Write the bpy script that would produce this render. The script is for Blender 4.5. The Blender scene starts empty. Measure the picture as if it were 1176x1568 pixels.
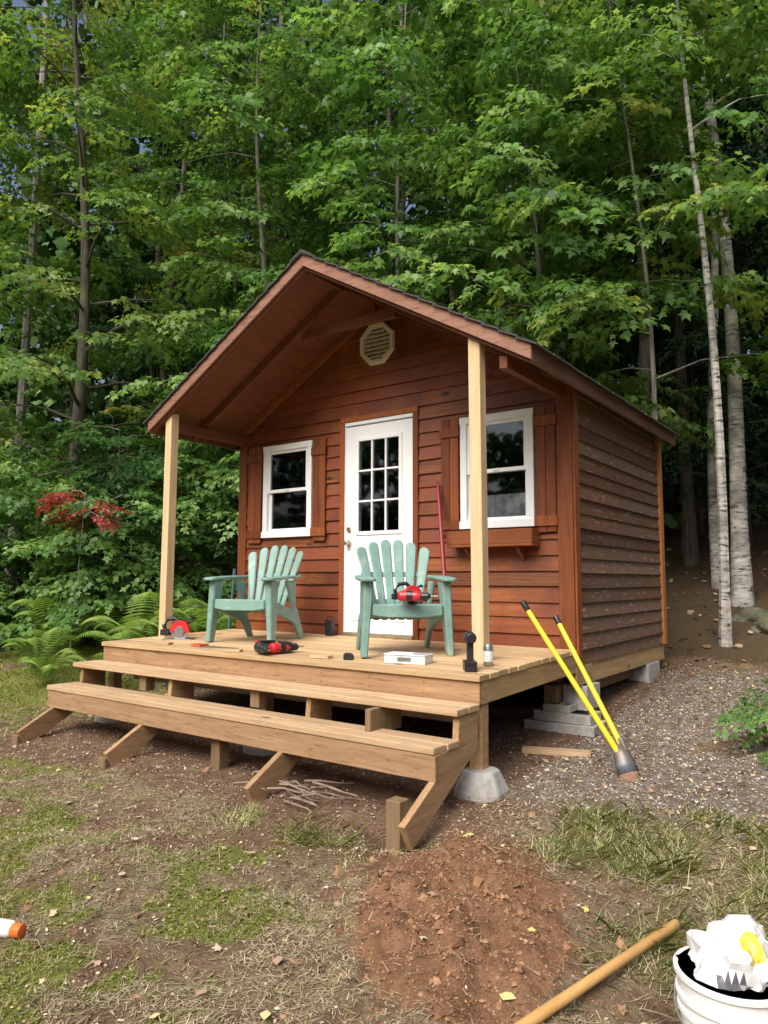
import bpy, math, random, bmesh, numpy as np
from mathutils import Vector, Matrix, Euler
rng=np.random.default_rng(11); random.seed(11)
U=random.uniform
sc=bpy.context.scene
# ------------------------------------------------------------------ camera
yaw,pit,rol=[math.radians(a) for a in (35.892,5.415,.197)]
F=Vector((-math.sin(yaw)*math.cos(pit),math.cos(yaw)*math.cos(pit),math.sin(pit)))
R0=Vector((math.cos(yaw),math.sin(yaw),0));U0=R0.cross(F)
R=R0*math.cos(rol)+U0*math.sin(rol);UU=U0*math.cos(rol)-R0*math.sin(rol)
cd=bpy.data.cameras.new('camera');cam=bpy.data.objects.new('camera',cd);sc.collection.objects.link(cam)
M=Matrix.Identity(4)
for i in range(3): M[i][0]=R[i];M[i][1]=UU[i];M[i][2]=-F[i]
M.translation=Vector((2.146,-5.534,.538));cam.matrix_world=M
cd.sensor_fit='VERTICAL';cd.sensor_height=24;cd.lens=1098.5/1568*24;cd.clip_end=500;cd.clip_start=.05
sc.camera=cam
# ------------------------------------------------------------------ noise
tab=rng.random((256,256))
def vn(x,y,s,o=0):
    x=np.asarray(x,float)*s+o*17.3+1000;y=np.asarray(y,float)*s+o*7.7+1000
    xi=np.floor(x).astype(int);yi=np.floor(y).astype(int);fx=x-xi;fy=y-yi
    fx=fx*fx*(3-2*fx);fy=fy*fy*(3-2*fy)
    a=tab[xi%256,yi%256];b=tab[(xi+1)%256,yi%256];c=tab[xi%256,(yi+1)%256];d=tab[(xi+1)%256,(yi+1)%256]
    return (a*(1-fx)+b*fx)*(1-fy)+(c*(1-fx)+d*fx)*fy
def sst(a,b,x):
    t=np.clip((x-a)/(b-a),0,1);return t*t*(3-2*t)
def pile(x,y):
    u=(x-.62)*.5+(y+2.94)*-.866; v=(x-.62)*.866+(y+2.94)*.5
    return np.exp(-((u/.80)**2+(v/.46)**2)*1.1)
def gh(x,y):
    x=np.asarray(x,float);y=np.asarray(y,float)
    z=-.70+.075*(np.clip(y,-4.5,50)+1)
    z=z+.10*np.clip(-4.5-x,0,12)*sst(-4,0,y)
    z=z+.17*np.clip(y-3.2,0,40)
    z=z-.09*sst(.9,1.7,x)*sst(-2.3,-3.0,y)
    z=z+.05*(vn(x,y,.9)-.5)+.03*(vn(x,y,3.1,1)-.5)+.020*(vn(x,y,9,2)-.5)+.012*(vn(x,y,23,6)-.5)
    p=pile(x,y)
    z=z+p*(.12+.16*(vn(x,y,6,3)-.4)+.09*(vn(x,y,15,4)-.5)+.06*(vn(x,y,34,5)-.5))
    z=z-.14*np.exp(-(((x+.02)/.22)**2+((y+2.30)/.2)**2))
    return z
def ghf(x,y): return float(gh(x,y))
# ------------------------------------------------------------------ node helpers
def newmat(n):
    m=bpy.data.materials.new(n);m.use_nodes=True;nt=m.node_tree;nt.nodes.clear()
    o=nt.nodes.new('ShaderNodeOutputMaterial');b=nt.nodes.new('ShaderNodeBsdfPrincipled')
    nt.links.new(b.outputs[0],o.inputs[0]);return m,nt,b,o
def N(nt,t,**k):
    n=nt.nodes.new(t)
    for a,v in k.items(): setattr(n,a,v)
    return n
def noise(nt,vec,scale,detail=4,rough=.6):
    n=N(nt,'ShaderNodeTexNoise');n.inputs['Scale'].default_value=scale;n.inputs['Detail'].default_value=detail;n.inputs['Roughness'].default_value=rough
    if vec is not None: nt.links.new(vec,n.inputs['Vector'])
    return n.outputs['Fac']
def ramp(nt,fac,stops):
    r=N(nt,'ShaderNodeValToRGB');e=r.color_ramp.elements
    while len(e)<len(stops): e.new(.5)
    for i,(p,c) in enumerate(stops):
        e[i].position=p
        e[i].color=(c,c,c,1) if not hasattr(c,'__len__') else (*c,1)
    nt.links.new(fac,r.inputs[0]);return r.outputs[0]
def mixc(nt,f,a,b,mode='MIX'):
    m=N(nt,'ShaderNodeMix',data_type='RGBA',blend_type=mode)
    for s,v in ((m.inputs[0],f),(m.inputs[6],a),(m.inputs[7],b)):
        if hasattr(v,'is_output'): nt.links.new(v,s)
        elif hasattr(v,'__len__'): s.default_value=(*v,1) if len(v)==3 else v
        else: s.default_value=v
    return m.outputs[2]
def math_(nt,op,a,b=0):
    m=N(nt,'ShaderNodeMath',operation=op)
    for s,v in ((m.inputs[0],a),(m.inputs[1],b)):
        if hasattr(v,'is_output'): nt.links.new(v,s)
        else: s.default_value=v
    return m.outputs[0]
def bump(nt,b,h,st=.3,d=.01):
    n=N(nt,'ShaderNodeBump');n.inputs['Strength'].default_value=st;n.inputs['Distance'].default_value=d
    nt.links.new(h,n.inputs['Height']);nt.links.new(n.outputs[0],b.inputs['Normal'])
def objvec(nt,scale=(1,1,1)):
    tc=N(nt,'ShaderNodeTexCoord');mp=N(nt,'ShaderNodeMapping');mp.inputs['Scale'].default_value=scale
    nt.links.new(tc.outputs['Object'],mp.inputs['Vector'])
    out=mp.outputs[0]
    at=N(nt,'ShaderNodeAttribute',attribute_name='bv')
    cx=N(nt,'ShaderNodeVectorMath',operation='SCALE');cx.inputs[3].default_value=37
    one=N(nt,'ShaderNodeCombineXYZ')
    for i in range(3): nt.links.new(at.outputs['Fac'],one.inputs[i])
    nt.links.new(one.outputs[0],cx.inputs[0])
    ad=N(nt,'ShaderNodeVectorMath',operation='ADD');nt.links.new(out,ad.inputs[0]);nt.links.new(cx.outputs[0],ad.inputs[1]);out=ad.outputs[0]
    return out,at.outputs['Fac'],tc.outputs['Object']
def wood(name,ca,cb,ax=0,rough=.7,bvs=.3,bs=.25,wear=None,wth=(.55,.7),spec=.3,stain=None,sth=(.40,.60),knots=False,wsc=(60,7)):
    m,nt,b,o=newmat(name)
    s=[26,26,26];s[ax]=1.6
    v,bv,oc=objvec(nt,s)
    n1=noise(nt,v,1.3,6,.65)
    col=ramp(nt,n1,[(.3,ca),(.7,cb)])
    s2=[5,5,5];s2[ax]=1.5
    v2,_,_=objvec(nt,s2)
    n2=noise(nt,v2,1.2,3)
    col=mixc(nt,math_(nt,'MULTIPLY',n2,.6),col,mixc(nt,1,col,(.55,.5,.45),'MULTIPLY'))
    if stain:
        n3=noise(nt,oc,1.1,3);col=mixc(nt,ramp(nt,math_(nt,'ADD',n3,math_(nt,'MULTIPLY',math_(nt,'SUBTRACT',bv,.5),.35)),[(sth[0],0),(sth[1],1)]),col,stain)
    if wear:
        s4=[wsc[0]]*3;s4[ax]=wsc[1]
        v4,_,_=objvec(nt,s4);n4=noise(nt,v4,1,5,.7)
        col=mixc(nt,ramp(nt,n4,[(wth[0],0),(wth[1],1)]),col,wear)
    if knots:
        s5=[9,9,9];s5[ax]=4
        v5,_,_=objvec(nt,s5)
        vo=N(nt,'ShaderNodeTexVoronoi');nt.links.new(v5,vo.inputs['Vector']);vo.inputs['Scale'].default_value=.45
        col=mixc(nt,ramp(nt,vo.outputs['Distance'],[(.05,1),(.11,0)]),col,(ca[0]*.35,ca[1]*.28,ca[2]*.25))
    g=math_(nt,'ADD',math_(nt,'MULTIPLY',bv,bvs*2),1-bvs)
    cc=N(nt,'ShaderNodeCombineXYZ')
    for i in range(3): nt.links.new(g,cc.inputs[i])
    col=mixc(nt,1,col,cc.outputs[0],'MULTIPLY')
    nt.links.new(col,b.inputs['Base Color']);b.inputs['Roughness'].default_value=rough;b.inputs['Specular IOR Level'].default_value=spec
    bump(nt,b,n1,bs,.004);return m
def plain(name,c,rough=.5,metal=0,var=.15,ns=12,bs=.0,dirt=None,dth=(.5,.7)):
    m,nt,b,o=newmat(name)
    tc=N(nt,'ShaderNodeTexCoord')
    n=noise(nt,tc.outputs['Object'],ns,5)
    col=ramp(nt,n,[(.3,[x*(1-var) for x in c]),(.7,[min(1,x*(1+var)) for x in c])])
    if dirt:
        n2=noise(nt,tc.outputs['Object'],ns*.6,6,.7);col=mixc(nt,ramp(nt,n2,[(dth[0],0),(dth[1],1)]),col,dirt)
    nt.links.new(col,b.inputs['Base Color']);b.inputs['Roughness'].default_value=rough;b.inputs['Metallic'].default_value=metal
    if bs: bump(nt,b,noise(nt,tc.outputs['Object'],ns*5,5),bs,.006)
    return m
def leafmat(name,stops,trans=.38,rough=.45,spec=.35,simple=False):
    m,nt,b,o=newmat(name)
    at=N(nt,'ShaderNodeAttribute',attribute_name='bv')
    col=ramp(nt,at.outputs['Fac'],stops)
    if simple:
        b=N(nt,'ShaderNodeBsdfDiffuse');nt.links.new(col,b.inputs[0]);nt.links.new(b.outputs[0],o.inputs[0])
    else:
        nt.links.new(col,b.inputs['Base Color']);b.inputs['Roughness'].default_value=rough;b.inputs['Specular IOR Level'].default_value=spec
    if trans:
        t=N(nt,'ShaderNodeBsdfTranslucent');tcx=mixc(nt,1,col,(1.45,1.45,.75),'MULTIPLY');nt.links.new(tcx,t.inputs[0])
        mx=N(nt,'ShaderNodeMixShader');mx.inputs[0].default_value=trans
        nt.links.new(b.outputs[0],mx.inputs[1]);nt.links.new(t.outputs[0],mx.inputs[2]);nt.links.new(mx.outputs[0],o.inputs[0])
    return m
# ------------------------------------------------------------------ mesh helpers
def E(name,loc=(0,0,0),rz=0,rot=None,s=1):
    e=bpy.data.objects.new(name,None);e.location=loc;e.rotation_euler=rot or (0,0,rz);e.empty_display_size=.1;e.scale=(s,s,s)
    sc.collection.objects.link(e);return e
class MB:
    def __init__(s): s.v=[];s.f=[];s.r=[];s.m=[]
    def add(s,vs,fs,m=0,r=None,T=None):
        k=len(s.v)
        if T is not None: vs=[T@Vector(p) for p in vs]
        s.v+=[tuple(p) for p in vs];r=random.random() if r is None else r
        for f in fs: s.f.append([i+k for i in f]);s.r.append(r);s.m.append(m)
    def hexa(s,p,m=0,r=None,T=None):
        s.add(p,[(0,3,2,1),(4,5,6,7),(0,1,5,4),(1,2,6,5),(2,3,7,6),(3,0,4,7)],m,r,T)
    def box(s,x0,x1,y0,y1,z0,z1,m=0,r=None,T=None):
        s.hexa([(x0,y0,z0),(x1,y0,z0),(x1,y1,z0),(x0,y1,z0),(x0,y0,z1),(x1,y0,z1),(x1,y1,z1),(x0,y1,z1)],m,r,T)
    def prism(s,poly,vec,m=0,r=None,T=None):
        n=len(poly);a=[Vector(p) for p in poly];b=[p+Vector(vec) for p in a]
        s.add(a+b,[list(range(n))[::-1],list(range(n,2*n))]+[(i,(i+1)%n,n+(i+1)%n,n+i) for i in range(n)],m,r,T)
    def tube(s,pts,rad,n=8,m=0,r=None,T=None,cap=True):
        pts=[Vector(p) for p in pts]
        if not hasattr(rad,'__len__'): rad=[rad]*len(pts)
        vs=[];fs=[]
        for i,p in enumerate(pts):
            d=(pts[min(i+1,len(pts)-1)]-pts[max(i-1,0)]).normalized()
            a=Vector((0,0,1)) if abs(d.z)<.9 else Vector((1,0,0))
            u=d.cross(a).normalized();w=d.cross(u)
            for j in range(n):
                t=2*math.pi*j/n;vs.append(p+(u*math.cos(t)+w*math.sin(t))*rad[i])
        for i in range(len(pts)-1):
            for j in range(n): fs.append((i*n+j,i*n+(j+1)%n,(i+1)*n+(j+1)%n,(i+1)*n+j))
        if cap: fs.append(list(range(n))[::-1]);fs.append([(len(pts)-1)*n+j for j in range(n)])
        s.add(vs,fs,m,r,T)
    def lathe(s,prof,n=24,m=0,c=(0,0,0),r=None,T=None):
        s.tube([(c[0],c[1],c[2]+z) for _,z in prof],[max(a,.0005) for a,_ in prof],n,m,r,T)
    def build(s,name,mats,parent=None,bevel=0,smooth=False,loc=None):
        me=bpy.data.meshes.new(name);me.from_pydata(s.v,[],s.f)
        for m in mats: me.materials.append(m)
        me.polygons.foreach_set('material_index',s.m)
        a=me.attributes.new('bv','FLOAT','FACE');a.data.foreach_set('value',s.r)
        bm=bmesh.new();bm.from_mesh(me);bmesh.ops.recalc_face_normals(bm,faces=bm.faces);bm.to_mesh(me);bm.free()
        if smooth:
            me.polygons.foreach_set('use_smooth',[True]*len(me.polygons))
            try: me.set_sharp_from_angle(angle=math.radians(40))
            except Exception: pass
        o=bpy.data.objects.new(name,me);sc.collection.objects.link(o)
        if parent: o.parent=parent
        if loc: o.location=loc
        if bevel:
            b=o.modifiers.new('b','BEVEL');b.width=bevel;b.segments=1;b.limit_method='ANGLE';b.angle_limit=.6
        return o
def soup(name,V,rnd,mat,parent=None):
    n,k,_=V.shape;me=bpy.data.meshes.new(name)
    me.vertices.add(n*k);me.loops.add(n*k);me.polygons.add(n)
    me.vertices.foreach_set('co',V.astype(np.float32).ravel())
    me.loops.foreach_set('vertex_index',np.arange(n*k,dtype=np.int32))
    me.polygons.foreach_set('loop_start',np.arange(0,n*k,k,dtype=np.int32))
    me.materials.append(mat)
    a=me.attributes.new('bv','FLOAT','FACE');a.data.foreach_set('value',rnd.astype(np.float32))
    me.update(calc_edges=True)
    o=bpy.data.objects.new(name,me);sc.collection.objects.link(o)
    if parent: o.parent=parent
    return o
# ------------------------------------------------------------------ materials
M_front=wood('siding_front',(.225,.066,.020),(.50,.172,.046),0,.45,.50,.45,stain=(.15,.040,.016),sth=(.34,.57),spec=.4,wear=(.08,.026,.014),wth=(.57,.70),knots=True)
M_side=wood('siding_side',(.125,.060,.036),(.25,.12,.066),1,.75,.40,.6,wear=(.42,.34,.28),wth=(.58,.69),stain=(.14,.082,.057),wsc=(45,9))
M_trim=wood('trim_stained',(.18,.05,.019),(.33,.105,.034),2,.55,.25,.3)
M_trimx=wood('trim_stained_h',(.19,.055,.021),(.32,.105,.035),0,.55,.25,.3)
M_orange=wood('trim_cedar',(.36,.13,.045),(.52,.22,.07),2,.6,.2,.3)
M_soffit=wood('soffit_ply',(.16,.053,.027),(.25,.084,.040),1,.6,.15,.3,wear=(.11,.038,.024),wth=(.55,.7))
M_rake=wood('rake_board',(.27,.13,.085),(.38,.20,.14),0,.6,.15,.3,wear=(.13,.06,.045),wth=(.53,.68))
M_eave=wood('eave_board',(.19,.085,.05),(.28,.13,.09),1,.6,.15,.3,wear=(.10,.055,.04),wth=(.55,.7))
M_deck=wood('deck_wood',(.46,.30,.16),(.68,.49,.28),0,.75,.18,.3,knots=True,wear=(.32,.21,.13),wth=(.58,.78))
M_decky=wood('deck_wood_y',(.40,.25,.12),(.58,.39,.21),1,.75,.14,.3,knots=True)
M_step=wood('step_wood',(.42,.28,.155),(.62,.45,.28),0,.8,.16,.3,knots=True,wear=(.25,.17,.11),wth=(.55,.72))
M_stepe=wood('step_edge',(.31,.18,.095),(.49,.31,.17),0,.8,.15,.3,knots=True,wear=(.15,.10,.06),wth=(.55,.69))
M_string=wood('stringer_wood',(.30,.18,.09),(.46,.30,.16),1,.8,.15,.3,wear=(.16,.10,.06),wth=(.56,.70))
M_post=wood('post_wood',(.64,.45,.25),(.82,.64,.40),2,.7,.05,.2,knots=True)
M_treated=wood('treated_wood',(.18,.12,.065),(.31,.21,.115),2,.8,.15,.4)
M_shutter=wood('shutter_wood',(.17,.045,.017),(.30,.09,.030),2,.55,.30,.3)
M_white=plain('white_vinyl',(.82,.83,.84),.35,var=.03)
M_door=plain('door_paint',(.82,.83,.84),.3,var=.03,ns=3,dirt=(.68,.66,.62),dth=(.6,.85))
M_vent=plain('vent_plastic',(.72,.66,.56),.5,var=.08)
M_ventd=plain('vent_dark',(.10,.085,.065),.7)
M_black=plain('black_plastic',(.018,.018,.02),.4)
M_dark=plain('dark_interior',(.06,.045,.035),.9)
M_curt=plain('curtain_cloth',(.62,.60,.60),.9,var=.3,ns=30)
M_metal=plain('steel',(.45,.45,.44),.35,.9)
M_brass=plain('knob_metal',(.55,.50,.40),.3,.9)
M_red=plain('red_plastic',(.55,.02,.025),.4,var=.08)
M_redm=plain('red_paint_metal',(.22,.008,.016),.5,0)
M_yel=plain('yellow_paint',(.85,.62,.02),.35,var=.08,ns=20,dirt=(.55,.40,.08),dth=(.6,.8))
M_teal=plain('chair_plastic',(.18,.315,.275),.5,var=.12,ns=9,dirt=(.36,.46,.41),dth=(.54,.8),bs=.05)
M_conc=plain('concrete',(.40,.39,.37),.9,var=.18,ns=14,bs=.5,dirt=(.25,.225,.185),dth=(.46,.72))
M_bucket=plain('bucket_plastic',(.80,.80,.79),.4,var=.04,dirt=(.52,.48,.42),dth=(.58,.85))
M_bag=plain('bag_plastic',(.74,.735,.73),.3,var=.12,ns=6)
M_bagy=plain('bag_yellow',(.70,.52,.06),.4)
M_bagg=plain('bag_print',(.12,.12,.13),.4,var=.5,ns=25)
M_clear=plain('clear_plastic',(.62,.67,.72),.15)
M_handle=wood('handle_wood',(.58,.32,.11),(.76,.47,.19),1,.5,.1,.2)
M_shing=plain('shingles',(.065,.063,.062),.95,var=.4,ns=60,bs=.6,dirt=(.06,.07,.04),dth=(.55,.7))
M_can=plain('can_label',(.75,.76,.74),.35,var=.25,ns=40)
M_mud=plain('mud',(.24,.14,.09),.95,var=.3,ns=30,bs=.5)
M_rock=plain('rock',(.17,.15,.125),.9,var=.35,ns=8,bs=.8,dirt=(.08,.09,.04),dth=(.42,.58))
gm,nt,gb,go=newmat('window_glass')
gg=N(nt,'ShaderNodeBsdfGlossy');gg.inputs['Roughness'].default_value=.03;gg.inputs[0].default_value=(.8,.85,.9,1)
gt=N(nt,'ShaderNodeBsdfTransparent');gt.inputs[0].default_value=(.78,.80,.82,1)
fr=N(nt,'ShaderNodeFresnel');fr.inputs[0].default_value=1.5
mx=N(nt,'ShaderNodeMixShader');nt.links.new(math_(nt,'MULTIPLY',fr.outputs[0],1.8),mx.inputs[0]);nt.links.new(gt.outputs[0],mx.inputs[1]);nt.links.new(gg.outputs[0],mx.inputs[2]);nt.links.new(mx.outputs[0],go.inputs[0])
M_glass=gm
# ------------------------------------------------------------------ CABIN
cab=E('wooden_cabin')
W=3.8;RX=-1.9;ZR=3.345;SL=.5755;HW=2.085;WD=2.55
zt=lambda x: ZR-SL*abs(x-RX)
def lap(mb,z0,z1,e,mapf,span,openings,m=0,joint=True):
    z=z0
    while z<z1:
        za,zb=z,min(z+e,z1)
        cuts=sorted({za,zb}|{o[2] for o in openings if za<o[2]<zb}|{o[3] for o in openings if za<o[3]<zb})
        jx=U(-3.4,-.4) if joint else None
        rr=[random.random(),random.random()]
        wv=U(-.002,.005);sk=[U(-.006,.006),U(-.006,.006)]
        for c0,c1 in zip(cuts[:-1],cuts[1:]):
            a0,b0=span(c0);a1,b1=span(c1)
            if b0-a0<.03: continue
            mid=(c0+c1)/2
            segs=[(a0,b0,a1,b1)]
            for o in sorted(openings):
                if o[2]<mid<o[3]:
                    ns=[]
                    for s_ in segs:
                        if o[1]<=s_[0] or o[0]>=s_[1]: ns.append(s_)
                        else:
                            ns.append((s_[0],o[0],s_[2],o[0]));ns.append((o[1],s_[1],o[1],s_[3]))
                    segs=ns
            fin=[]
            for s_ in segs:
                if jx and s_[0]+.1<jx<s_[1]-.1: fin.append((s_[0],jx-.001,s_[2],jx-.001,rr[0]));fin.append((jx+.001,s_[1],jx+.001,s_[3],rr[1]))
                else: fin.append((*s_,rr[0] if (jx is None or s_[0]<jx) else rr[1]))
            for p,q,p1,q1,r in fin:
                if q-p<.005: continue
                q1=max(q1,p1+.001)
                o0=.028+wv-.020*(c0-z)/e;o1=.028+wv-.020*(c1-z)/e
                d0=sk[0] if c0==z else 0;d1=sk[1] if c0==z else 0
                mb.hexa([mapf(p,o0,c0+d0),mapf(q,o0,c0+d1),mapf(q,0,c0),mapf(p,0,c0),mapf(p1,o1,c1),mapf(q1,o1,c1),mapf(q1,0,c1),mapf(p1,0,c1)],m,r)
        z+=e
ops=[(-2.36,-1.46,-.1,2.10),(-3.43,-2.76,1.0,1.96),(-.98,-.31,1.0,1.96)]
mb=MB()
def spanF(z):
    h=(ZR-.06-z)/SL
    return max(-W+.02,RX-h),min(-.02,RX+h)
lap(mb,-.02,3.26,.128,lambda u,o,z:(u,-o,z),spanF,ops)
mb.build('front_siding',[M_front],cab)
mb=MB()
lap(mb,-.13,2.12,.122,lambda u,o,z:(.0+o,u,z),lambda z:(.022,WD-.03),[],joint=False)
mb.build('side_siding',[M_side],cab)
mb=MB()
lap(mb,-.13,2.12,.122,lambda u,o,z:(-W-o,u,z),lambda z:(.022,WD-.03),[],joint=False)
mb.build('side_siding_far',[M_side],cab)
mb=MB()
lap(mb,-.13,3.26,.128,lambda u,o,z:(u,WD+o,z),spanF,[])
mb.build('back_siding',[M_front],cab)
mb=MB()
xs=[-W+.005,-3.43,-2.76,-2.36,-1.46,-.98,-.31,-.005]
for a,b in zip(xs[:-1],xs[1:]):
    o=[q for q in ops if abs(q[0]-a)<.001]
    if o:
        o=o[0]
        if o[2]>0: mb.box(a,b,.001,.07,-.02,o[2])
        z0=o[3]
    else: z0=-.02
    for k in range(6):
        p=a+(b-a)*k/6;q=a+(b-a)*(k+1)/6
        mb.hexa([(p,.001,z0),(q,.001,z0),(q,.07,z0),(p,.07,z0),(p,.001,zt(p)-.065),(q,.001,zt(q)-.065),(q,.07,zt(q)-.065),(p,.07,zt(p)-.065)])
mb.box(-.07,-.001,.072,WD-.01,-.1,2.13);mb.box(-W+.001,-W+.07,.072,WD-.01,-.1,2.13)
mb.box(-W+.08,-.08,WD-.09,WD-.012,-.1,2.2)
mb.box(-W+.02,-.02,.08,WD-.02,-.12,-.025)
mb.build('wall_core',[M_dark],cab)
mb=MB()
mb.box(-.10,.028,-.042,-.0005,-.03,2.15);mb.box(.0005,.044,-.02,.075,-.13,2.13)
mb.box(-W-.028,-W+.09,-.042,-.0005,-.03,2.15)
mb.build('corner_boards',[M_trim],cab,.002)
mb=MB();mb.box(.0005,.046,WD-.09,WD+.02,-.13,2.10)
mb.build('rear_corner_board',[M_orange],cab,.002)
mb=MB()
mb.box(-2.375,-2.318,-.044,-.002,0,2.10);mb.box(-1.502,-1.445,-.044,-.002,0,2.10);mb.box(-2.375,-1.445,-.046,-.003,2.102,2.15)
mb.build('door_casing',[M_trim],cab,.002)
mb=MB()
for s in (-1,1):
    a,b=RX+s*.05,RX+s*1.9;y0,y1,dz0,dz1=-.05,-.012,-.15,-.062
    mb.hexa([(a,y0,zt(a)+dz0),(b,y0,zt(b)+dz0),(b,y1,zt(b)+dz0),(a,y1,zt(a)+dz0),(a,y0,zt(a)+dz1),(b,y0,zt(b)+dz1),(b,y1,zt(b)+dz1),(a,y1,zt(a)+dz1)])
mb.build('frieze_board',[M_trimx],cab,.002)
YF,YB=-1.145,2.62
mb=MB()
for s in (-1,1):
    a,b=RX,RX+s*(HW-.02)
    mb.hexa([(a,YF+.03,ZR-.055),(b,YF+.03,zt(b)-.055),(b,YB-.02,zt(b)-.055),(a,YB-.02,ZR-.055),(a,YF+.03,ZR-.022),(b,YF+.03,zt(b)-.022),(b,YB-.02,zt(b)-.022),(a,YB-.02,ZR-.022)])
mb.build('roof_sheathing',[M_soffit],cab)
mb=MB()
for s in (-1,1):
    nr=16;st=(HW+.03)/nr
    for i in range(nr):
        h0=st*i;h1=st*(i+1)+.02
        y=YF-.025
        while y<YB+.02:
            y1=min(y+U(.28,.34),YB+.02);j=U(-.012,.012)
            a,b=RX+s*h0,RX+s*(h1+j)
            za,zb=ZR-SL*h0,ZR-SL*(h1+j)
            mb.hexa([(a,y,za-.022),(b,y,zb-.008),(b,y1-.004,zb-.008),(a,y1-.004,za-.022),(a,y,za-.012),(b,y,zb+.006),(b,y1-.004,zb+.006),(a,y1-.004,za-.012)])
            y=y1
for i in range(13):
    y=YF-.03+i*.29
    for s in (-1,1):
        a,b=RX,RX+s*.13
        mb.hexa([(a,y,ZR-.01),(b,y,zt(b)),(b,y+.31,zt(b)),(a,y+.31,ZR-.01),(a,y,ZR+.012),(b,y,zt(b)+.012),(b,y+.31,zt(b)+.016),(a,y+.31,ZR+.016)])
mb.build('roof_shingles',[M_shing],cab)
def rak(mb,y0,y1,d0,d1,h0=0.0,h1=HW,m=0):
    for s in (-1,1):
        a,b=RX+s*h0,RX+s*h1
        mb.hexa([(a,y0,zt(a)+d0),(b,y0,zt(b)+d0),(b,y1,zt(b)+d0),(a,y1,zt(a)+d0),(a,y0,zt(a)+d1),(b,y0,zt(b)+d1),(b,y1,zt(b)+d1),(a,y1,zt(a)+d1)],m)
mb=MB();rak(mb,YF,YF+.028,-.125,-.018);mb.build('rake_fascia',[M_rake],cab,.002)
mb=MB();rak(mb,YB-.018,YB+.005,-.12,-.018);mb.build('rake_fascia_rear',[M_rake],cab,.002)
mb=MB()
for s in (-1,1):
    x=RX+s*HW;z=zt(x)
    x0,x1=sorted((x,x-s*.025))
    mb.box(x0,x1,YF+.03,YB-.02,z-.135,z-.012)
mb.build('eave_fascia',[M_eave],cab,.002)
mb=MB()
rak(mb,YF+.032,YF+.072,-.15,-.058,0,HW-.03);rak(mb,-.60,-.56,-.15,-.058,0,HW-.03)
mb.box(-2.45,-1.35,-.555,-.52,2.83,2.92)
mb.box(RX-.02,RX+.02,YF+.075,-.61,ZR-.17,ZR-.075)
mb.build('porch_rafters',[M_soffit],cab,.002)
mb=MB()
mb.box(-.09,-.03,YF+.08,-.04,2.02,2.11);mb.box(-3.77,-3.71,YF+.08,-.04,2.02,2.11)
mb.build('side_beams',[M_soffit],cab,.002)
for x,zt_ in ((-.27,2.30),(-3.74,2.19)):
    mb=MB();mb.box(-.046,.046,-.046,.046,-.03,zt_,T=Matrix.Rotation(-.006 if x>-1 else .004,4,'Y'));mb.build('porch_post',[M_post],cab,.004,loc=(x,-1.04,0))
mb=MB()
def ngon(r,y,n=8,cx=-1.92,cz=2.84,off=math.pi/8):
    return [(cx+r*math.cos(off+2*math.pi*i/n),y,cz+r*math.sin(off+2*math.pi*i/n)) for i in range(n)]
o_=ngon(.225,-.028);i_=ngon(.170,-.028);o2=ngon(.215,-.06);i2=ngon(.170,-.055)
for k in range(8):
    j=(k+1)%8
    mb.hexa([o_[k],o_[j],i_[j],i_[k],o2[k],o2[j],i2[j],i2[k]],0,.5)
mb.prism(ngon(.175,-.03),(0,.005,0),1)
for i in range(7):
    z=2.84-.125+i*.0415;w=.165*math.cos(math.pi/8) if abs(z-2.84)<.065 else .165*math.cos(math.pi/8)-(abs(z-2.84)-.065)
    c_=-1.92
    mb.hexa([(c_-w,-.054,z-.014),(c_+w,-.054,z-.014),(c_+w,-.048,z-.017),(c_-w,-.048,z-.017),(c_-w,-.036,z+.016),(c_+w,-.036,z+.016),(c_+w,-.033,z+.012),(c_-w,-.033,z+.012)],0,.5)
mb.build('gable_vent',[M_vent,M_ventd],cab,.002)
def window(x0,x1,z0,z1,nm,curt):
    mb=MB();f=.05
    mb.box(x0-.012,x0+f,-.052,.02,z0,z1);mb.box(x1-f,x1+.012,-.052,.02,z0,z1)
    mb.box(x0-.018,x1+.018,-.056,.02,z1-f+.002,z1+.014);mb.box(x0-.022,x1+.022,-.062,.02,z0-.018,z0+f-.002)
    zm=(z0+z1)/2
    def sash(a,b,c,d,y0,y1,t=.034):
        mb.box(a,a+t,y0,y1,c,d);mb.box(b-t,b,y0,y1,c,d);mb.box(a+t,b-t,y0+.001,y1-.001,c+.001,c+t);mb.box(a+t,b-t,y0+.001,y1-.001,d-t,d-.001)
    sash(x0+f-.004,x1-f+.004,zm-.018,z1-f+.006,-.036,-.012);sash(x0+f-.003,x1-f+.003,z0+f-.006,zm+.016,-.010,.012)
    mb.box((x0+x1)/2-.025,(x0+x1)/2+.025,-.046,-.037,zm-.005,zm+.008)
    mb.build(nm,[M_white],cab,.002)
    mb=MB();mb.box(x0+f,x1-f,-.026,-.022,zm,z1-f);mb.box(x0+f,x1-f,-.002,.002,z0+f,zm);mb.build(nm+'_glass',[M_glass],cab)
    mb=MB();n=40
    w=lambda t:.060+.012*math.sin(t*70)+.006*math.sin(t*151)
    a0,a1=x0+.10,x1-.10
    for i in range(n):
        a=a0+(a1-a0)*i/n;b=a0+(a1-a0)*(i+1)/n
        mb.add([(a,w(a),z0+.03),(b,w(b),z0+.03),(b,w(b),z0+curt),(a,w(a),z0+curt)],[(0,1,2,3)])
    mb.build(nm+'_curtain',[M_curt],cab,smooth=True)
window(-3.43,-2.76,1.0,1.96,'window_left',.40);window(-.98,-.31,1.0,1.96,'window_right',.28)
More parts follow.
